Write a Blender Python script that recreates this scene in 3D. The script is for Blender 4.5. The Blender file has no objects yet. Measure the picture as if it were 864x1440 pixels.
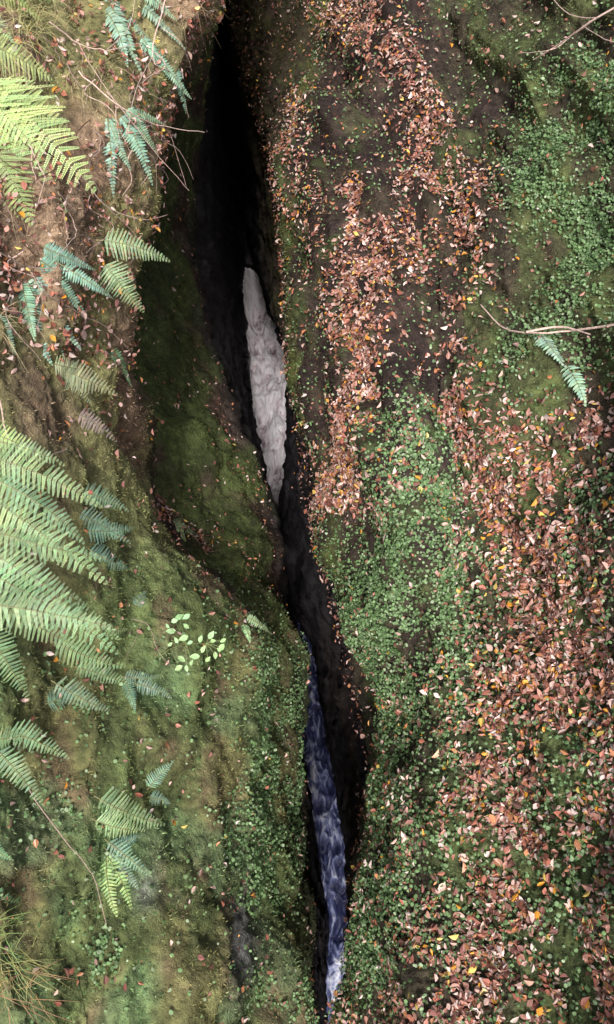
import bpy, math, numpy as np
from mathutils import Vector
rng=np.random.default_rng(7)
import random
random.seed(5)
sc=bpy.context.scene
sc.view_settings.view_transform='Standard'
sc.view_settings.look='None'
sc.view_settings.exposure=0
CZ=14.0; S=math.sin(math.radians(60)); Cc=0.5; T=math.tan(math.radians(30))

# ---------------- noise ----------------
def _h(ix,iy,iz):
    h=(ix*73856093)^(iy*19349663)^(iz*83492791)
    h&=0x7fffffff
    h=(h*(h*h*15731+789221)+1376312589)&0x7fffffff
    return h/1073741824.0-1.0
def vn(p):
    p=np.asarray(p,float); i=np.floor(p).astype(np.int64); f=p-i; f=f*f*(3-2*f)
    x,y,z=i[...,0],i[...,1],i[...,2]; fx,fy,fz=f[...,0],f[...,1],f[...,2]
    def l(a,b,t): return a+(b-a)*t
    with np.errstate(over='ignore'):
        a=l(l(_h(x,y,z),_h(x+1,y,z),fx),l(_h(x,y+1,z),_h(x+1,y+1,z),fx),fy)
        b=l(l(_h(x,y,z+1),_h(x+1,y,z+1),fx),l(_h(x,y+1,z+1),_h(x+1,y+1,z+1),fx),fy)
    return l(a,b,fz)
def fbm(p,o=4):
    r=0;a=1.0;s=0
    for k in range(o):
        r=r+a*vn(p*2.03**k+17.3*k); s+=a; a*=.5
    return r/s

# ---------------- profile lines of the gorge, unseen downstream end flared to let light in (bearing px,py + elevation z) --------------
def world(px,py,z):
    a=(px-432)/720*T; b=(720-py)/720*T
    k=(CZ-z)/(S-b*Cc)
    return np.stack([k*a,k*(Cc+b*S),z+0*k],-1)
L={}
L['c0']=([(-400,-420),(1900,-420)],[(-400,13),(0,12.5),(700,12.0),(1440,11.1),(1900,10.8)])
L['c1']=([(-400,-100),(1900,-100)],[(-400,12.5),(0,11.9),(700,11.2),(1440,10.2),(1900,10)])
L['c2']=([(-400,80),(1440,80),(1900,-20)],[(-400,12),(0,11.5),(250,11.3),(500,10.9),(760,10.5),(1000,10.1),(1440,9.6),(1900,9.3)])
L['c3']=([(-400,330),(-150,310),(0,296),(120,262),(250,212),(400,165),(520,163),(640,205),(760,240),(820,285),(870,335),(920,362),(1080,378),(1200,368),(1320,375),(1440,392),(1490,390),(1900,180)],
         [(-400,11.8),(0,11.2),(250,10.7),(400,10.4),(520,10.2),(640,9.9),(760,9.6),(860,9.0),(960,8.55),(1900,8.45)])
L['c4']=([(-400,325),(0,294),(120,255),(250,202),(400,158),(520,160),(640,202),(760,240),(820,287),(870,345),(920,378),(1080,394),(1200,386),(1320,398),(1440,408),(1490,405),(1900,200)],
         [(-400,9.3),(0,9.0),(250,8.5),(400,8.3),(640,8.3),(760,8.3),(860,8.35),(960,8.15),(1900,8.05)])
L['c5']=([(-400,322),(0,297),(120,268),(250,236),(400,215),(520,245),(640,290),(760,325),(820,350),(870,372),(920,392),(1080,408),(1200,402),(1320,415),(1440,424),(1490,418),(1900,230)],
         [(-400,8.3),(0,8.1),(400,7.8),(640,7.8),(860,7.7),(960,7.4),(1900,7.4)])
L['c6']=([(-400,320),(0,301),(120,285),(250,264),(350,264),(400,274),(480,292),(570,335),(640,356),(700,370),(760,384),(860,388),(920,399),(1000,411),(1080,417),(1150,418),(1200,411),(1320,425),(1440,433),(1490,428),(1900,250)],
         [(-400,7.5),(0,7.4),(400,7.1),(640,7.1),(860,6.6),(960,6.4),(1900,6.4)])
L['c7']=([(-400,308),(0,306),(250,308),(400,330),(500,342),(600,354),(700,376),(760,402),(860,411),(940,411),(1020,412),(1100,425),(1200,440),(1300,453),(1440,450),(1490,445),(1900,350)],
         [(-400,3.9),(1900,3.3)])
L['c8']=([(-400,310),(0,309),(300,338),(415,345),(500,350),(600,355),(680,370),(745,391),(870,411),(950,413),(1020,414),(1080,428),(1150,438),(1220,448),(1300,459),(1440,455),(1900,400)],
         [(-400,3),(0,2.2),(380,2.0),(402,-.5),(1900,-.5)])
L['c9']=([(-400,314),(0,312),(300,348),(400,368),(425,374),(460,392),(520,413),(600,415),(680,405),(760,402),(860,427),(930,452),(1010,456),(1100,474),(1200,490),(1300,505),(1350,509),(1440,498),(1500,505),(1900,600)],
         [(-400,3),(0,2.2),(380,2.0),(402,-.5),(1900,-.5)])
L['c10']=([(-400,325),(0,314),(250,350),(400,374),(430,382),(460,396),(520,413),(600,414),(680,403),(760,396),(850,410),(900,446),(960,456),(1080,478),(1200,494),(1320,507),(1380,504),(1440,500),(1500,508),(1900,650)],
         [(-400,4),(1900,3.6)])
L['c11']=([(-400,340),(0,322),(100,342),(200,372),(260,388),(400,402),(520,415),(640,428),(760,450),(860,478),(960,500),(1080,518),(1200,508),(1320,505),(1440,496),(1490,502),(1900,700)],
         [(-400,6.4),(300,6.4),(640,6.8),(1900,7.0)])
L['c12']=([(-400,470),(0,450),(60,447),(130,420),(200,402),(260,400),(350,414),(480,417),(560,424),(650,442),(760,458),(850,495),(930,520),(1000,535),(1080,541),(1180,523),(1290,511),(1380,500),(1440,497),(1490,505),(1900,740)],
         [(-400,8.6),(1900,8.6)])
c12=L['c12'][0]
L['c13']=([(p,x+50) for p,x in c12],[(-400,9.3),(500,9.3),(1900,9.3)])
L['c14']=([(-400,660),(500,640),(1000,670),(1500,660),(1900,830)],[(-400,9.85),(500,9.75),(1900,9.65)])
L['c15']=([(-400,864),(1500,864),(1900,960)],[(-400,10.9),(0,10.7),(700,10.45),(1900,10.2)])
L['c16']=([(-400,1200),(1900,1200)],[(-400,12),(0,11.8),(1900,11.4)])
names=['c%d'%i for i in range(17)]
py=np.concatenate([np.arange(-400,-60,12.),np.arange(-60,1510,3.2),np.arange(1510,1900,12.)])
kern=np.exp(-np.linspace(-2,2,9)**2); kern/=kern.sum()
def ev(kn,smooth=True):
    kn=np.array(kn,float); r=np.interp(py,kn[:,0],kn[:,1])
    pad=np.pad(r,4,mode='edge'); r=np.convolve(pad,kern,'valid'); pad=np.pad(r,4,mode='edge')
    return np.convolve(pad,kern,'valid')
PXc=[];W=[]
for n in names:
    px=ev(L[n][0]); z=ev(L[n][1]); PXc.append(px); W.append(world(px,py,z))
W=[W[0]+np.array([-14,0,3.])]+W+[W[-1]+np.array([14,0,4.])]
PXc=[PXc[0]-900]+PXc+[PXc[-1]+900]
cnt=[8,24,56,66,16,36,38,36,26,10,24,34,32,28,50,84,36,8]
cols=[];pxs=[];Us=[]
lowb=np.clip((py-780)/200,0,1)
for i,c in enumerate(cnt):
    for k in range(c):
        t=k/c
        p_=W[i]*(1-t)+W[i+1]*t
        if i==3: p_=p_+(lowb*.42*math.sin(math.pi*t**1.5))[:,None]*np.array([0,.1,1.])   # bulging left bank
        if i==14: p_=p_+(.20*math.sin(math.pi*t**.8))*np.array([0,0,1.])
        cols.append(p_); pxs.append(PXc[i]*(1-t)+PXc[i+1]*t); Us.append(i-1+t)
cols.append(W[-1]);pxs.append(PXc[-1]);Us.append(len(names))
G=np.stack(cols,1); PX=np.stack(pxs,1); U=np.array(Us)[None,:]*np.ones((len(py),1)); PY=py[:,None]*np.ones((1,G.shape[1]))
for it in range(5):
    G[:,1:-1]=.25*G[:,:-2]+.5*G[:,1:-1]+.25*G[:,2:]
    PX[:,1:-1]=.25*PX[:,:-2]+.5*PX[:,1:-1]+.25*PX[:,2:]
# extra rows far up / down stream
up=[G[0]+np.array([0,d,d*.12]) for d in (16,8,3)]; dn=[G[-1]+np.array([0,-d,0]) for d in (3,8,14)]
G=np.concatenate([np.stack(up),G,np.stack(dn)]); 
ext=lambda A,t,b:np.concatenate([np.repeat(A[:1],3,0)+np.array(t)[:,None],A,np.repeat(A[-1:],3,0)+np.array(b)[:,None]])
PX=ext(PX,[0,0,0],[0,0,0]);U=ext(U,[0,0,0],[0,0,0]);PY=ext(PY,[-900,-600,-200],[200,600,900])
def normals(G):
    du=np.gradient(G,axis=1); dv=np.gradient(G,axis=0)
    n=np.cross(dv,du); n/=np.linalg.norm(n,axis=-1,keepdims=True)+1e-9
    return n
N=normals(G)
def ss(x,a,b): 
    t=np.clip((x-a)/(b-a),0,1); return t*t*(3-2*t)
slit=np.clip(1-np.abs(U-9)/3.5,0,1)            # 1 deep in slot
bank=1-np.clip(slit*3,0,1)
right=np.clip((U-12)/1,0,1)
P=G.copy()
low=ss(P[...,2],.8,4.0)
d=.17*fbm(P*1.1,3)*(.3+.7*bank)*(.3+.7*low)+.08*fbm(P*3.2+9,3)+.035*fbm(P*11+4,3)+.012*vn(P*40)
# mossy ribs and gullies running down the right bank
Q=np.stack([P[...,0]*2.6+P[...,1]*.55,P[...,1]*.30,P[...,2]*1.0],-1)
rib=1-2*np.abs(fbm(Q*1.3+3,3))
d+=right*(.17*rib-.05)*(.5+.5*(1-ss(PY,600,900)))
Q3=np.stack([P[...,0]*9+P[...,1]*1.8,P[...,1]*.9,P[...,2]*3],-1)
d+=right*.05*(1-2*np.abs(fbm(Q3,2)))
Q2=np.stack([P[...,0]*4.2,P[...,1]*1.3,P[...,2]*.5],-1)
rib2=1-2*np.abs(fbm(Q2+6,3))
d+=(1-right)*.09*(rib2-.3)*bank
# layered rock inside the slot
d+=slit*(.15*fbm(np.stack([P[...,0]*1.2,P[...,1]*1.5,P[...,2]*2.4],-1)+31,4)*(.2+.8*low)+.07*(1-2*np.abs(fbm(P*3.1+50,3)))*(.4+.6*low))
G=G+N*d[...,None]
N=normals(G)
# -------------- ground albedo, with shade painted in near the lips ---------------
def mix(a,b,t): 
    a=np.asarray(a,float);b=np.asarray(b,float); return a+(b-a)*t[...,None]
n1=fbm(G*1.6+3,4)*.5+.5; n2=fbm(G*6+8,3)*.5+.5; n3=fbm(G*18,2)*.5+.5; n4=fbm(G*2.7+40,4)*.5+.5
ns=fbm(np.stack([G[...,0]*7,G[...,1]*1.2,G[...,2]*1.2],-1)+71,3)*.5+.5
white=np.ones(U.shape)
B_=lambda c:np.array(c)*white[...,None]
colL=mix(B_([.37,.26,.17]),[.34,.33,.14],ss(n1,.40,.58))
colL=mix(colL,mix(B_([.145,.19,.068]),[.31,.30,.125],ss(ns*.6+n1*.4,.44,.62)),ss(PY+150*(n2-.5),560,860))
colL=mix(colL,[.15,.10,.065],ss(n2*.5+ns*.5,.53,.66)*.75)
colL=mix(colL,[.12,.205,.09],ss(n4,.5,.62)*ss(PY,850,1000)*.65)
rockL=np.exp(-((PX-330)/28)**2-((PY-1340)/75)**2)*ss(n2,.3,.5)+.5*np.exp(-((PX-190)/18)**2-((PY-1270)/25)**2)
colL=mix(colL,[.17,.17,.17],np.clip(rockL*1.2,0,.9))
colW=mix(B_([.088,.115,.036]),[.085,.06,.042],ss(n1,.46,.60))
colW=mix(colW,[.04,.04,.024],1-ss(U,3.3,3.9))  # shade painted into the recess colour along the fold under the bank edge
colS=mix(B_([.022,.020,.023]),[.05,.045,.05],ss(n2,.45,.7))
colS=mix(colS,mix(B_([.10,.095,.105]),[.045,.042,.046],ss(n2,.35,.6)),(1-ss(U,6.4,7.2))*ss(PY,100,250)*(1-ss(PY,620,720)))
colS=mix(colS,[.055,.042,.036],ss(U,9.8,10.6)*ss(n1,.35,.6)*ss(PY,840,960))
colS=mix(colS,mix(B_([.13,.13,.05]),[.10,.075,.055],ss(n2,.4,.6)),ss(U+.4*(n2-.5),10.1,10.7)*(1-ss(PY,420,560)))
colR=mix(B_([.060,.041,.035]),[.06,.072,.028],ss(n2+.25*n1,.6,.8))  # dark brown ground and moss, deepened with painted shade near the lip
colR=mix(colR,[.13,.155,.045],np.exp(-((U-12.15)/.28)**2)*ss(n2,.35,.6)*.8)
colR=mix(colR,[.13,.165,.055],ss(U+.8*(n1-.5)*2,13.7,14.8)*.75)
colR=mix(colR,[.115,.165,.052],ss(PY+200*(n1-.5),720,1050)*.6)
colR=mix(colR,[.070,.047,.038],ss(ns*.5+n1*.5,.49,.59)*.8)
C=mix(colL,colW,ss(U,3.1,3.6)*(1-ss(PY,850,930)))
C=mix(C,[.045,.045,.028],ss(U,4.0,5.2)*ss(PY,880,960)*.7)  # painted shade: lower left bank darkens towards the slit
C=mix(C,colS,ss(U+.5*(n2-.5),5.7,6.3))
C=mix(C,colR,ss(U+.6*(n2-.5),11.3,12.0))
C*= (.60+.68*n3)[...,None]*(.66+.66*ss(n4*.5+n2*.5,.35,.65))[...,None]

def build(name,V,loops,sizes,cols=None,mat=None,smooth=False):
    me=bpy.data.meshes.new(name)
    V=np.asarray(V,np.float32); loops=np.asarray(loops,np.int32); sizes=np.asarray(sizes,np.int32)
    me.vertices.add(len(V)); me.vertices.foreach_set('co',V.ravel())
    me.loops.add(len(loops)); me.loops.foreach_set('vertex_index',loops)
    me.polygons.add(len(sizes)); st=np.zeros(len(sizes),np.int32); st[1:]=np.cumsum(sizes)[:-1]
    me.polygons.foreach_set('loop_start',st); me.polygons.foreach_set('loop_total',sizes)
    me.polygons.foreach_set('use_smooth',np.full(len(sizes),smooth))
    if cols is not None:
        at=me.color_attributes.new('Col','FLOAT_COLOR','POINT')
        c4=np.ones((len(V),4),np.float32); c4[:,:3]=np.clip(cols,0,1); at.data.foreach_set('color',c4.ravel())
    me.update(calc_edges=True); me.validate()
    o=bpy.data.objects.new(name,me); sc.collection.objects.link(o)
    if mat: me.materials.append(mat)
    return o

def newmat(name):
    m=bpy.data.materials.new(name); m.use_nodes=True; nt=m.node_tree; nt.nodes.clear(); return m,nt
def attr_mat(name,rough=.8,spec=.3,nscale=40,bscale=None,bstr=.5,bdist=.01,transl=0,vlo=.7,vhi=1.3):
    m,nt=newmat(name); nd=nt.nodes; lk=nt.links
    out=nd.new('ShaderNodeOutputMaterial'); bs=nd.new('ShaderNodeBsdfPrincipled')
    a=nd.new('ShaderNodeAttribute'); a.attribute_name='Col'
    g=nd.new('ShaderNodeNewGeometry')
    no=nd.new('ShaderNodeTexNoise'); no.inputs['Scale'].default_value=nscale; no.inputs['Detail'].default_value=5
    lk.new(g.outputs['Position'],no.inputs['Vector'])
    mr=nd.new('ShaderNodeMapRange'); mr.inputs['From Min'].default_value=.3; mr.inputs['From Max'].default_value=.7
    mr.inputs['To Min'].default_value=vlo; mr.inputs['To Max'].default_value=vhi
    lk.new(no.outputs['Fac'],mr.inputs['Value'])
    mul=nd.new('ShaderNodeVectorMath'); mul.operation='SCALE'
    lk.new(a.outputs['Color'],mul.inputs[0]); lk.new(mr.outputs['Result'],mul.inputs['Scale'])
    lk.new(mul.outputs['Vector'],bs.inputs['Base Color'])
    bs.inputs['Roughness'].default_value=rough; bs.inputs['Specular IOR Level'].default_value=spec
    if bscale:
        n2=nd.new('ShaderNodeTexNoise'); n2.inputs['Scale'].default_value=bscale; n2.inputs['Detail'].default_value=8; n2.inputs['Roughness'].default_value=.65
        lk.new(g.outputs['Position'],n2.inputs['Vector'])
        b=nd.new('ShaderNodeBump'); b.inputs['Strength'].default_value=bstr; b.inputs['Distance'].default_value=bdist
        lk.new(n2.outputs['Fac'],b.inputs['Height']); lk.new(b.outputs['Normal'],bs.inputs['Normal'])
    if transl:
        tr=nd.new('ShaderNodeBsdfTranslucent'); lk.new(mul.outputs['Vector'],tr.inputs['Color'])
        mx=nd.new('ShaderNodeMixShader'); mx.inputs[0].default_value=transl
        lk.new(bs.outputs[0],mx.inputs[1]); lk.new(tr.outputs[0],mx.inputs[2]); lk.new(mx.outputs[0],out.inputs[0])
    else: lk.new(bs.outputs[0],out.inputs[0])
    return m
m_ground=attr_mat('moss_and_rock',.6,.35,22,60,.9,.03,vlo=.5,vhi=1.45)
m_moss=attr_mat('moss_blades',.8,.2,30)
m_leaf=attr_mat('dead_leaf',.42,.5,90,vlo=.75,vhi=1.2)
m_green=attr_mat('green_leaf',.5,.4,60,transl=.2,vlo=.8,vhi=1.2)
m_fern=attr_mat('fern_leaflets',.5,.4,50,transl=.2,vlo=.8,vhi=1.2)
m_twig=attr_mat('twig_bark',.8,.2,80,200,.5,.002)

R,K=G.shape[:2]
idx=np.arange(R*K).reshape(R,K)
q=np.stack([idx[:-1,:-1],idx[1:,:-1],idx[1:,1:],idx[:-1,1:]],-1).reshape(-1,4)
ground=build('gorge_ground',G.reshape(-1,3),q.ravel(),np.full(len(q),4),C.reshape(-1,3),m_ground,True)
bpy.context.view_layer.update()

# ---------------- scatter helpers ----------------
cA=np.linalg.norm(np.cross(G[1:,:-1]-G[:-1,:-1],G[:-1,1:]-G[:-1,:-1]),axis=-1)
cPX=.25*(PX[1:,1:]+PX[:-1,:-1]+PX[1:,:-1]+PX[:-1,1:]); cPY=.5*(PY[1:,1:]+PY[:-1,:-1]); cU=.5*(U[1:,1:]+U[:-1,:-1]); cG=.5*(G[1:,1:]+G[:-1,:-1])
crock=np.clip(rockL[1:,1:]*1.3,0,1)
inwin=(cPX>-140)&(cPX<1010)&(cPY>-120)&(cPY<1560)
def scatter(n,dens):
    w=(cA*dens*inwin).ravel(); w=w/w.sum()
    ids=rng.choice(len(w),n,p=w); r=ids//(K-1); c=ids%(K-1)
    a=rng.random(n)[:,None]; b=rng.random(n)[:,None]
    pos=(G[r,c]*(1-a)+G[r+1,c]*a)*(1-b)+(G[r,c+1]*(1-a)+G[r+1,c+1]*a)*b
    return pos,N[r,c],C[r,c],cPX[r,c],cPY[r,c]
def frames(nr,jit):
    n=nr+rng.normal(0,jit,nr.shape); n/=np.linalg.norm(n,axis=1,keepdims=True)
    t=rng.normal(size=n.shape); t-=n*(t*n).sum(1,keepdims=True); t/=np.linalg.norm(t,axis=1,keepdims=True)
    return t,np.cross(n,t),n
def inst(name,tv,tf,pos,fr,size,cols,mat,bend=None,smooth=False,asp=None):
    n=len(pos); m=len(tv); t,b,nn=fr
    tv=np.array(tv,float)
    L_=np.repeat(tv[None],n,0)
    if asp is not None: L_[...,1]*=asp[:,None]
    if bend is not None: L_[...,2]+=bend[:,None]*(tv[None,:,0]**2)+bend[::-1][:,None]*(tv[None,:,1]**2)*1.4
    L_*=size[:,None,None]
    V=pos[:,None]+L_[...,0:1]*t[:,None]+L_[...,1:2]*b[:,None]+L_[...,2:3]*nn[:,None]
    fl=np.concatenate([np.array(f) for f in tf]); sz=[len(f) for f in tf]
    loops=(fl[None]+(np.arange(n)*m)[:,None]).ravel(); sizes=np.tile(sz,n)
    return build(name,V.reshape(-1,3),loops,sizes,np.repeat(cols,m,0),mat,smooth)
def band(lines,px,py_):
    r=np.zeros(px.shape)
    for pts,w,s in lines:
        dm=np.full(px.shape,1e9)
        if len(pts)==1: dm=np.hypot(px-pts[0][0],py_-pts[0][1])
        for (x0,y0),(x1,y1) in zip(pts[:-1],pts[1:]):
            dx,dy=x1-x0,y1-y0; t=np.clip(((px-x0)*dx+(py_-y0)*dy)/(dx*dx+dy*dy),0,1)
            dm=np.minimum(dm,np.hypot(px-x0-t*dx,py_-y0-t*dy))
        r=np.maximum(r,s*np.exp(-(dm/w)**2))
    return r
nc=fbm(cG*5+2,3)*.5+.5; nb=fbm(cG*1.8+12,3)*.5+.5; nf=vn(cG*16)*.5+.5
isR=cU>11.9; isL=cU<3.2; rec=(cU>=3.2)&(cU<6.0)
leafband=[([(500,20),(560,130),(605,200),(590,290)],27,.8),([(505,320),(535,380),(520,440),(530,520),(510,600),(480,700)],30,1.2),
 ([(570,320),(585,420),(600,500)],17,.6),([(670,290),(640,480),(650,560),(700,640),(760,740),(760,850)],42,1.1),
 ([(740,700),(820,830),(780,950),(710,1050),(760,1200),(720,1320),(660,1440)],90,1.3),([(830,590),(870,610)],35,1.1),([(600,620),(560,760)],20,.4),
 ([(864,950),(870,1440)],60,.7),([(600,1100),(590,1440)],60,.3),([(450,20),(560,40)],30,.25),([(420,150),(440,300)],25,.25),([(720,340),(700,420)],20,.5)]
dR=(band(leafband,cPX,cPY)*ss(nc,.30,.52)+.02+.16*ss(cPY,800,1000)*ss(nc,.45,.6))*isR
dR*=.15+.85*ss(nf,.25,.55)
recl=band([([(235,720),(310,790)],22,.30),([(295,540),(330,640),(375,720)],12,.10),([(240,560)],14,.15)],cPX,cPY)*rec*ss(nc,.4,.6)
dL=isL*(.015+.22*(cPY<520)*ss(nc,.4,.6))+recl+rec*.008
topL=((cU>10.9)&(cU<=11.9))*.015
leaf_tv=[(-1,0,0),(-.6,.40,.10),(-.05,.60,.14),(.55,.36,.08),(1.1,0,0),(.5,-.40,.08),(0,-.56,.14),(-.6,-.36,.10)]
leaf_tf=[(0,4,3,2,1),(0,7,6,5,4)]
pal=np.array([[.50,.26,.20],[.72,.49,.42],[.42,.16,.11],[.17,.08,.06],[.56,.25,.12],[.78,.36,.05],[.80,.60,.16],[.78,.63,.57],[.28,.12,.10]])
def leaves(name,n,dens,smin,smax,up):
    pos,nr,_,px,py_=scatter(n,dens)
    pick=rng.choice(len(pal),n,p=[.21,.17,.17,.13,.09,.035,.02,.085,.09])
    c=pal[pick]*rng.uniform(.55,1.2,(n,1))
    s=smin+(smax-smin)*rng.beta(1.8,2.8,n)
    fr=frames(nr+np.array([0,0,.15]),.5)
    return inst(name,leaf_tv,leaf_tf,pos+nr*(rng.uniform(.006,up,(n,1))),fr,s,c,m_leaf,rng.uniform(-.6,.8,n),asp=rng.uniform(.6,1.3,n))
leaves('fallen_leaves',40000,dR+dL*.6+topL,.005,.027,.045)

# small green plants
gband=[([(864,150),(800,250),(860,350)],55,1),([(850,430),(780,520)],45,.6),([(610,640),(600,750),(545,860),(565,960),(545,1100),(580,1200),(520,1340)],42,1.1),
 ([(860,700),(850,800)],30,.9),([(640,800),(640,950),(620,1060)],50,.7),([(840,1080),(780,1120)],50,.6),([(864,1250),(620,1300)],70,.4)]
gR=(band(gband,cPX,cPY)*ss(nc,.3,.55)+.12*ss(cPY,500,900)+.03)*isR*(.3+.7*ss(nf,.2,.5))
gL=(band([([(340,950),(395,1060),(370,1150),(330,1260)],42,.5),([(120,1330)],30,1.),([(380,1400)],30,.5),([(60,1000),(100,1400)],60,.10)],cPX,cPY)*ss(nc,.35,.6)+.012*(cPY>800))*(cU<5.3)
ang=np.linspace(0,2*np.pi,7)[:-1]
gt=[(math.cos(a),math.sin(a)*.85,.12 if k%2 else -.05) for k,a in enumerate(ang)]
n=68000
pos,nr,cc,px,py_=scatter(n,gR+gL)
gp=np.array([[.15,.26,.10],[.20,.34,.14],[.28,.42,.21],[.09,.16,.06],[.38,.49,.30]])
c=gp[rng.choice(5,n,p=[.3,.28,.17,.17,.08])]*rng.uniform(.65,1.2,(n,1))
inst('ground_cover_plants',gt,[(0,1,2,3,4,5)],pos+nr*rng.uniform(.006,.04,(n,1)),frames(nr+np.array([0,-.1,.3]),.5),.004+.009*rng.beta(2,2.5,n),c,m_green)

# moss
n=340000
md=(isR*1.+isL*1.+rec*.9+((cU>10.9)&(cU<=11.9))*.5)*(.15+nf*.9)*(1-.9*crock)
pos,nr,cc,px,py_=scatter(n,md)
mt=[(-.16,0,0),(.16,0,0),(.0,.15,1.)]
fr=frames(nr+np.array([0,0,-.25]),.6)
inst('moss',mt,[(0,1,2)],pos-nr*.002,fr,rng.uniform(.006,.022,n),cc*rng.uniform(.55,1.9,(n,1)),m_moss)

# ---------------- river ----------------
ppy=np.concatenate([np.arange(385,1500,2.),np.arange(1500,1900,20)])
def iv(kn): 
    kn=np.array(kn,float); return np.interp(ppy,kn[:,0],kn[:,1])
wd=np.interp(ppy,[385,430,520,1900],[3,5,14,18])
lx=iv(L['c8'][0])-wd; rx=iv(L['c9'][0])+wd
zw=np.interp(ppy,[385,405,440,470,485,520,560,575,640,655,760,870,1900],[1.9,1.6,1.1,1.0,.78,.74,.66,.5,.44,.3,.22,.0,0])
NW=70
t=np.linspace(0,1,NW)
Wt=np.stack([world(lx*(1-a)+rx*a,ppy,zw) for a in t],1)
amp=np.interp(ppy,[385,760,900,1900],[1.5,1.4,.8,.7])[:,None]
rid=1-2*np.abs(fbm(Wt*np.array([7,3.5,0])+1,3)); und=fbm(Wt*np.array([3.5,1.4,0])+5,4)
Wt[...,2]+=amp*(.14*und+.08*rid)
foam=(np.interp(ppy,[385,700,770,880,1300,1500],[.47,.43,.26,.10,.08,.14])+.26*np.exp(-((ppy-1385)/45)**2))[:,None]+.22*(rid-.3)+.30*und
upf=np.interp(ppy,[740,860],[1,0])
wu=np.repeat(upf[:,None],NW,1); wcol=np.stack([np.clip(foam,0,1),wu,wu*0],-1)
iw=np.arange(Wt.shape[0]*NW).reshape(-1,NW)
qw=np.stack([iw[:-1,:-1],iw[1:,:-1],iw[1:,1:],iw[:-1,1:]],-1).reshape(-1,4)
m,nt=newmat('rapid_water'); nd=nt.nodes; lk=nt.links
out=nd.new('ShaderNodeOutputMaterial'); bs=nd.new('ShaderNodeBsdfPrincipled'); g=nd.new('ShaderNodeNewGeometry')
mp=nd.new('ShaderNodeMapping'); mp.inputs['Scale'].default_value=(4.2,1.6,1.6); lk.new(g.outputs['Position'],mp.inputs['Vector'])
no=nd.new('ShaderNodeTexNoise'); no.inputs['Scale'].default_value=1.25; no.inputs['Detail'].default_value=8; no.inputs['Distortion'].default_value=2.2; no.inputs['Roughness'].default_value=.56
lk.new(mp.outputs[0],no.inputs['Vector'])
at=nd.new('ShaderNodeAttribute'); at.attribute_name='Col'
sp_=nd.new('ShaderNodeSeparateColor'); lk.new(at.outputs['Color'],sp_.inputs[0])
n15=nd.new('ShaderNodeMath'); n15.operation='MULTIPLY_ADD'; n15.inputs[1].default_value=1.7; n15.inputs[2].default_value=-.35; lk.new(no.outputs['Fac'],n15.inputs[0])
ad=nd.new('ShaderNodeMath'); ad.operation='ADD'; lk.new(n15.outputs[0],ad.inputs[0]); lk.new(sp_.outputs[0],ad.inputs[1])
mr=nd.new('ShaderNodeMapRange'); mr.interpolation_type='SMOOTHSTEP'; mr.inputs['From Min'].default_value=.45; mr.inputs['From Max'].default_value=1.15
lk.new(ad.outputs[0],mr.inputs['Value'])
def ramp(els):
    cr=nd.new('ShaderNodeValToRGB'); e=cr.color_ramp.elements
    e[0].position=0;e[0].color=els[0][1]; e[1].position=1;e[1].color=els[-1][1]
    for p,c in els[1:-1]:
        x=e.new(p); x.color=c
    lk.new(mr.outputs[0],cr.inputs[0]); return cr
ra=ramp([(0,(.025,.03,.08,1)),(.3,(.07,.085,.20,1)),(.6,(.26,.30,.48,1)),(1,(.8,.82,.92,1))])
rb=ramp([(0,(.26,.20,.22,1)),(.35,(.52,.44,.48,1)),(.7,(.86,.78,.82,1)),(1,(.97,.95,.97,1))])
mxc=nd.new('ShaderNodeMix'); mxc.data_type='RGBA'
lk.new(sp_.outputs[1],mxc.inputs[0]); lk.new(ra.outputs[0],mxc.inputs[6]); lk.new(rb.outputs[0],mxc.inputs[7]); lk.new(mxc.outputs[2],bs.inputs['Base Color'])
bs.inputs['Roughness'].default_value=.22
bp=nd.new('ShaderNodeBump'); bp.inputs['Strength'].default_value=.8; bp.inputs['Distance'].default_value=.12
lk.new(no.outputs['Fac'],bp.inputs['Height']); lk.new(bp.outputs[0],bs.inputs['Normal']); lk.new(bs.outputs[0],out.inputs[0])
build('river',Wt.reshape(-1,3),qw.ravel(),np.full(len(qw),4),wcol.reshape(-1,3),m,True)

# ---------------- placing helpers ----------------
O=Vector((0,0,CZ))
def ray(px,py_):
    a=(px-432)/720*T; b=(720-py_)/720*T
    return Vector((a,Cc+b*S,-S+b*Cc))
def hit(px,py_):
    dv=ray(px,py_); ok,loc,nn,_=ground.ray_cast(O,dv.normalized())
    if not ok: return None
    return loc,nn,(loc-O).length/dv.length
class MB:
    def __init__(s): s.V=[];s.F=[];s.C=[]
    def add(s,vs,c,faces=None):
        b=len(s.V); s.V+= [tuple(v) for v in vs]; s.C+=[c]*len(vs)
        if faces is None: s.F.append(list(range(b,b+len(vs))))
        else: s.F+=[[b+i for i in f] for f in faces]
    def tube(s,pts,r0,r1,c,k=5):
        rings=[]
        for i,p in enumerate(pts):
            tg=(pts[min(i+1,len(pts)-1)]-pts[max(i-1,0)]).normalized()
            a=tg.cross(Vector((.3,.2,1))).normalized(); b=tg.cross(a)
            r=r0+(r1-r0)*i/(len(pts)-1); base=len(s.V)
            for j in range(k):
                an=2*math.pi*j/k; s.V.append(tuple(p+a*math.cos(an)*r+b*math.sin(an)*r)); s.C.append(c)
            rings.append(base)
        for u,v in zip(rings[:-1],rings[1:]):
            for j in range(k): s.F.append([u+j,u+(j+1)%k,v+(j+1)%k,v+j])
    def obj(s,name,mat):
        return build(name,np.array(s.V),np.concatenate([np.array(f) for f in s.F]),[len(f) for f in s.F],np.array(s.C),mat)
def var(c,a=.15):
    k=random.uniform(1-a,1+a); return (c[0]*k*random.uniform(.9,1.1),c[1]*k,c[2]*k*random.uniform(.9,1.1))
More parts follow.
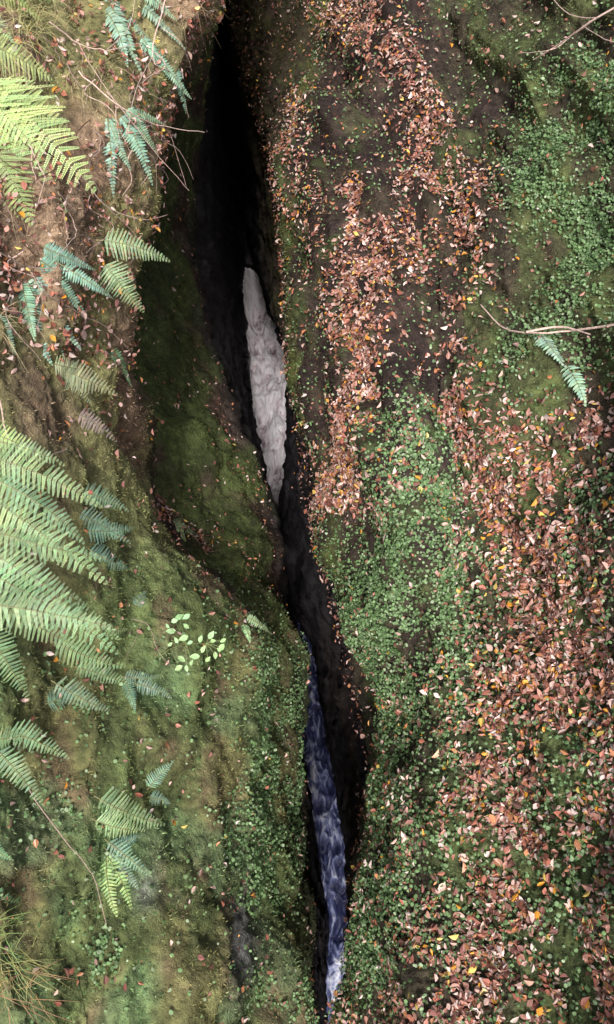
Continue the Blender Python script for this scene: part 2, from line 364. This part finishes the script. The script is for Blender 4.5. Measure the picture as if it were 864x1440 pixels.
def frond(mb,bx,by,tx,ty,wpx,col,kind='bi',pairs=22,lift=.12):
    h=hit(bx,by)
    if h is None: return
    base,nn,dp=h; h2=hit(tx,ty); d2=h2[2] if h2 else dp
    d2=min(max(d2-.06,dp*.93),dp*1.05)
    tip=O+ray(tx,ty)*d2
    base=base+nn*.01
    Lg=(tip-base).length; Wm=wpx/720*T*dp*1.2
    fac=(nn*.5+Vector((random.uniform(-.35,.35),-.35,.75))).normalized()
    mid=(base+tip)*.5+fac*Lg*lift*1.6
    side_b=(tip-base).cross(Vector((0,0,1))).normalized()*Lg*random.uniform(-.12,.12); mid+=side_b
    bz=lambda s:base*(1-s)**2+mid*2*s*(1-s)+tip*s*s
    mb.tube([bz(i/12) for i in range(13)],.0028,.0008,(.25,.24,.10),4)
    s0=.08
    col=var(col,.2)
    for i in range(pairs):
        s=s0+(1-s0)*(i+.5)/pairs
        p=bz(s); tg=(bz(min(1,s+.02))-bz(s-.02)).normalized()
        n_=(fac-tg*fac.dot(tg)).normalized(); sd=tg.cross(n_)
        q=(s-s0)/(1-s0); prof=min(1,.6+q*3)*(1-q)**.8+.02
        for sg in (-1,1):
            if random.random()<.025: continue
            lp=Wm*prof*random.uniform(.86,1.06)
            dr=(sd*sg*.93+tg*(.26+.25*q+random.uniform(-.07,.07))).normalized()
            dr=(dr-n_*random.uniform(.0,.3)).normalized()
            tt=n_.cross(dr).normalized()
            cp=var(col,.25)
            wd=Lg*(1-s0)/pairs*(.62 if kind=='simple' else .50)
            if kind=='simple':
                vs=[p+tt*wd*.55,p+dr*lp*.3+tt*wd*.7-n_*lp*.01,p+dr*lp*.7+tt*wd*.5-n_*lp*.05,p+dr*lp-n_*lp*.14,p+dr*lp*.7-tt*wd*.5-n_*lp*.05,p+dr*lp*.3-tt*wd*.7-n_*lp*.01,p-tt*wd*.55]
                mb.add(vs,cp)
            else:
                kk=max(4,int(lp/ max(.004,wd*.6))); kk=min(kk,15)
                mb.add([p+tt*.001,p+dr*lp-n_*lp*.1,p-tt*.001],cp)
                for j in range(kk):
                    f=(j+.3)/kk; r=p+dr*lp*f-n_*lp*.1*f*f; ln=wd*(1.0-.70*f); w2=lp/kk*.5
                    for s2 in (-1,1):
                        dd=(tt*s2*.92+dr*.42).normalized()*ln
                        mb.add([r-dr*w2,r+dd*.6-dr*w2*.8,r+dd,r+dd*.55+dr*w2],(cp[0]*random.uniform(.9,1.1),cp[1]*random.uniform(.92,1.08),cp[2]))
MINT=(.40,.60,.32); BLUE=(.30,.48,.34); YEL=(.52,.70,.27); PALE=(.50,.60,.35); DK=(.19,.34,.18); PUR=(.48,.38,.38)
plants=[
 ('bracken',YEL,'bi',20,[(-25,95,135,270,70),(-30,60,75,112,40),(-30,190,45,318,50),(-40,150,95,300,54),(-35,110,60,215,55),(-20,120,105,190,46)]),
 ('fern',MINT,'bi',20,[(135,338,240,368,24),(142,365,203,440,26),(-30,20,20,60,20)]),
 ('fern',YEL,'bi',18,[(-20,-20,60,30,24),(10,-30,95,10,20)]),
 ('fern',BLUE,'simple',24,[(150,165,160,278,15),(165,160,215,262,17),(150,150,232,175,14),(175,150,222,215,14),(145,140,200,200,15),(150,160,185,240,14)]),
 ('fern',BLUE,'simple',24,[(140,-10,215,60,14),(150,0,200,105,15),(165,-20,262,70,14),(240,90,262,160,11),(205,60,270,140,13),(150,20,180,95,14),(190,-20,250,30,14),(195,50,240,110,13)]),
 ('fern',BLUE,'simple',24,[(55,345,135,380,15),(42,378,115,492,19),(35,400,75,515,18),(55,375,122,445,17),(-10,440,22,500,15),(80,370,160,420,13),(45,390,90,500,17),(30,390,50,480,16),(50,360,110,400,15)]),
 ('fern',PALE,'bi',16,[(85,520,166,556,24),(70,510,120,520,18),(85,525,130,570,18)]),
 ('fern',PUR,'bi',14,[(105,580,165,622,16)]),
 ('fern',DK,'simple',18,[(155,485,186,545,9),(150,500,185,515,8)]),
 ('fern',MINT,'bi',23,[(-30,640,145,715,34),(-30,690,152,822,40),(-35,740,150,785,33),(-30,800,168,920,42),(-40,850,165,885,33),(-30,880,42,985,30),(-30,620,92,655,28),(-30,770,120,850,36),(-30,665,120,765,34),(-35,830,110,910,34)]),
 ('fern',YEL,'bi',18,[(-30,600,70,640,22),(-35,650,35,705,30)]),
 ('fern',BLUE,'bi',18,[(110,690,182,720,19),(115,745,190,742,19),(120,770,182,800,20),(70,955,155,1000,22),(60,990,110,968,18),(105,720,185,765,18)]),
 ('fern',MINT,'bi',18,[(100,935,182,962,22),(70,900,178,938,24),(120,900,180,885,18),(90,860,170,900,22)]),
 ('fern',BLUE,'bi',16,[(185,960,242,982,14),(175,955,190,1000,11),(190,855,206,830,11),(170,950,225,950,13)]),
 ('fern',MINT,'bi',18,[(5,1025,98,1068,22),(-10,1050,62,1132,22),(-20,1040,60,1030,18)]),
 ('fern',MINT,'bi',20,[(130,1120,233,1160,28),(128,1150,205,1168,24)]),
 ('fern',BLUE,'bi',16,[(205,1110,246,1068,13),(205,1120,240,1130,12),(145,1180,212,1232,16),(145,1190,195,1250,16),(160,1195,200,1175,12)]),
 ('fern',YEL,'bi',16,[(150,1205,165,1290,16),(145,1200,185,1280,14)]),
 ('fern',MINT,'simple',16,[(243,735,277,750,8),(246,738,262,762,8),(243,738,258,728,7)]),
 ('fern',MINT,'simple',16,[(342,865,384,892,8),(345,870,362,858,7),(340,875,352,905,8)]),
 ('fern',(.42,.62,.42),'simple',14,[(757,468,797,517,15)]),
 ('fern',(.42,.62,.42),'simple',14,[(795,512,824,572,16)]),
 ('fern',DK,'simple',12,[(-20,1250,30,1270,12),(-20,1180,20,1210,12)]),
]
for nm,col,kd,pr,fs in plants:
    mb=MB()
    for f in fs: frond(mb,*f,col,kd,pr,random.uniform(.06,.16))
    if mb.V: mb.obj(nm,m_fern)

# grass tufts
def tuft(cx,cy,n,ln,col,spread=25,name='grass_tuft'):
    mb=MB()
    for i in range(n):
        h=hit(cx+random.uniform(-spread,spread),cy+random.uniform(-spread,spread)*.8)
        if not h: continue
        b,nn,dp=h; a=random.uniform(0,6.28); l=ln*random.uniform(.5,1.1)
        out_=Vector((math.cos(a),math.sin(a),0))*.9+nn*.2+Vector((.2,-.2,0)); w=.0017
        sd=out_.cross(Vector((0,0,1))).normalized()*w
        pts=[b+out_*l*t_+Vector((0,0,1))*l*(.9*t_-1.25*t_*t_) for t_ in (0,.25,.5,.75,1)]
        cc=var(col,.35); vs=[]
        for k,p in enumerate(pts):
            s_=sd*(1-k/4.3); vs+=[p-s_,p+s_]
        mb.add(vs,cc,[(2*k,2*k+1,2*k+3,2*k+2) for k in range(4)])
    if mb.V: mb.obj(name,m_green)
tuft(12,1350,50,.2,(.34,.34,.13),35)
tuft(5,1310,35,.2,(.22,.33,.11),30)
tuft(20,1390,40,.18,(.42,.25,.14),35)
tuft(15,50,110,.26,(.52,.50,.22),40)
tuft(60,20,60,.25,(.45,.36,.2),40)
tuft(30,270,40,.16,(.45,.34,.2),40)
tuft(810,1180,40,.10,(.30,.40,.13),12)
tuft(270,20,60,.15,(.4,.3,.18),25)
tuft(120,230,50,.14,(.4,.28,.17),30)
tuft(20,450,40,.15,(.5,.42,.25),25)
tuft(130,110,50,.15,(.5,.40,.25),35)

# twigs
def twig(name,pts,lifts,r0,r1,col,branches=()):
    mb=MB()
    def poly(ps,lf,r0,r1):
        W_=[]
        for (x,y),l in zip(ps,lf):
            h=hit(x,y); dp=h[2] if h else 5
            W_.append([x,y,dp-l])
        for i in range(1,len(W_)): W_[i][2]=min(max(W_[i][2],W_[i-1][2]-.35),W_[i-1][2]+.25)
        P_=[O+ray(x,y)*d_ for x,y,d_ in W_]
        R_=[]
        for i in range(len(P_)-1):
            p0=P_[max(i-1,0)];p1=P_[i];p2=P_[i+1];p3=P_[min(i+2,len(P_)-1)]
            for k in range(5):
                t_=k/5; R_.append(.5*((2*p1)+(p2-p0)*t_+(2*p0-5*p1+4*p2-p3)*t_*t_+(3*p1-p0-3*p2+p3)*t_**3)+Vector([random.gauss(0,.0018) for _ in range(3)]))
        R_.append(P_[-1]); mb.tube(R_,r0,r1,col,5)
    poly(pts,[lifts]*len(pts),r0,r1)
    for b in branches: poly(b,[lifts]*len(b),r1*1.3,r1*.6)
    mb.obj(name,m_twig)
BR=(.36,.27,.22); PK=(.66,.49,.42)
twig('fallen_branch',[(676,428),(710,462),(760,468),(810,464),(900,452)],.15,.0035,.006,PK,[[(740,467),(790,460),(830,470)]])
twig('dead_twig',[(900,-10),(830,32),(790,60),(750,84)],.15,.008,.003,PK,[[(840,25),(800,20),(770,-10)],[(820,36),(850,55),(870,60)],[(800,54),(775,70),(730,75)]])
twig('dead_twig',[(110,100),(170,150),(220,175),(288,186)],.12,.004,.0015,PK,[[(170,150),(215,210),(266,268)],[(220,175),(240,190),(262,262)]])
twig('dead_twig',[(235,-10),(215,80),(250,110),(266,165)],.10,.004,.0015,PK,[[(215,80),(190,130),(180,190)],[(228,40),(255,60),(270,100)]])
twig('dead_twig',[(110,240),(150,290),(200,308),(236,302)],.10,.003,.001,PK,[[(150,290),(190,330),(200,350)]])
twig('dead_twig',[(60,410),(110,440),(150,460),(180,490)],.10,.0035,.0015,BR)
twig('dead_twig',[(-10,350),(40,375),(90,380),(140,395)],.12,.0035,.0015,BR,[[(40,375),(60,420),(50,470)]])
twig('dead_twig',[(70,30),(110,60),(150,70),(200,60)],.14,.004,.0015,PK,[[(110,60),(140,110),(200,190)],[(150,70),(180,40),(190,0)]])
twig('dead_twig',[(185,870),(210,880),(222,915),(245,940)],.06,.002,.001,BR,[[(200,875),(190,900),(175,930)]])
twig('dead_twig',[(0,560),(15,620),(60,640),(95,632)],.1,.003,.0015,PK)
twig('dead_twig',[(40,1110),(90,1180),(130,1230),(150,1300)],.04,.003,.0015,BR)
# exposed roots and dead stems in the upper left overhang
for k in range(55):
    x=random.uniform(0,240); y=random.uniform(0,420) if x<130 else random.uniform(0,240)
    twig('exposed_root',[(x,y),(x+random.uniform(-25,25),y+20),(x+random.uniform(-20,40),y+45),(x+random.uniform(-20,50),y+random.uniform(60,100))],random.uniform(.02,.09),.0028,.001,random.choice([BR,PK,(.1,.06,.04)]))

# broad-leaved seedling
mb=MB()
stem=[(215,930),(240,912),(262,905),(290,905)]
def pt(x,y,l=.08,d0=None):
    h=hit(x,y); return O+ray(x,y)*((d0 or h[2])-l)
d0=hit(225,925)[2]
sp=[pt(x,y,.0+.03*i,d0) for i,(x,y) in enumerate(stem)]
mb.tube(sp,.002,.001,(.2,.25,.08),4)
for (x,y) in [(240,885),(252,868),(262,880),(268,905),(283,900),(300,902),(314,900),(308,915),(292,925),(262,938),(252,940),(240,908),(275,925),(286,912),(258,895),(312,912),(246,872),(236,880),(262,866),(297,893),(270,932),(248,900),(303,922),(256,928)]:
    c_=pt(x,y,.1,d0)+Vector((0,0,random.uniform(-.02,.02))); near=min(sp,key=lambda p:(p-c_).length)
    mb.tube([near,(near+c_)*.5+Vector((0,0,.01)),c_],.0012,.0009,(.28,.36,.14),3)
    a=random.uniform(0,6.28); u=Vector((math.cos(a),math.sin(a),random.uniform(-.2,.2))); nn=Vector((random.uniform(-.5,.5),-.4,.8)).normalized(); u=(u-nn*u.dot(nn)).normalized(); v=nn.cross(u); s_=.023*random.uniform(.55,1.1)
    cc=var((.42,.66,.32),.25)
    mb.add([c_-u*s_,c_-u*s_*.5+v*s_*.5+nn*.004,c_+u*s_*.1+v*s_*.62+nn*.006,c_+u*s_*.7+v*s_*.3,c_+u*s_*1.1,c_+u*s_*.7-v*s_*.3,c_+u*s_*.1-v*s_*.62+nn*.006,c_-u*s_*.5-v*s_*.5+nn*.004],cc,[(0,4,3,2,1),(0,7,6,5,4)])
mb.obj('leafy_seedling',m_green)

# ---------------- camera, light ----------------
cd=bpy.data.cameras.new('camera'); cam=bpy.data.objects.new('camera',cd); sc.collection.objects.link(cam)
cam.location=(0,0,CZ); cam.rotation_euler=(math.radians(30),0,0)
cd.sensor_fit='VERTICAL'; cd.sensor_height=24; cd.lens=12/T; cd.clip_end=500; cd.clip_start=.05
sc.camera=cam
w=bpy.data.worlds.new('World'); sc.world=w; w.use_nodes=True; nt=w.node_tree
bg=nt.nodes['Background']; sky=nt.nodes.new('ShaderNodeTexSky'); sky.sky_type='NISHITA'; sky.sun_disc=False
sky.sun_elevation=math.radians(57); sky.sun_rotation=math.radians(180)
sky.dust_density=5; sky.ozone_density=.4
nt.links.new(sky.outputs[0],bg.inputs[0]); bg.inputs[1].default_value=.15
sd=bpy.data.lights.new('sun','SUN'); so=bpy.data.objects.new('sun',sd); sc.collection.objects.link(so)
sd.energy=4.2; sd.angle=math.radians(10); sd.color=(1,.95,.93); so.rotation_euler=(math.radians(33),0,math.radians(-1)); so.location=(0,-5,25)
print('verts',R*K)
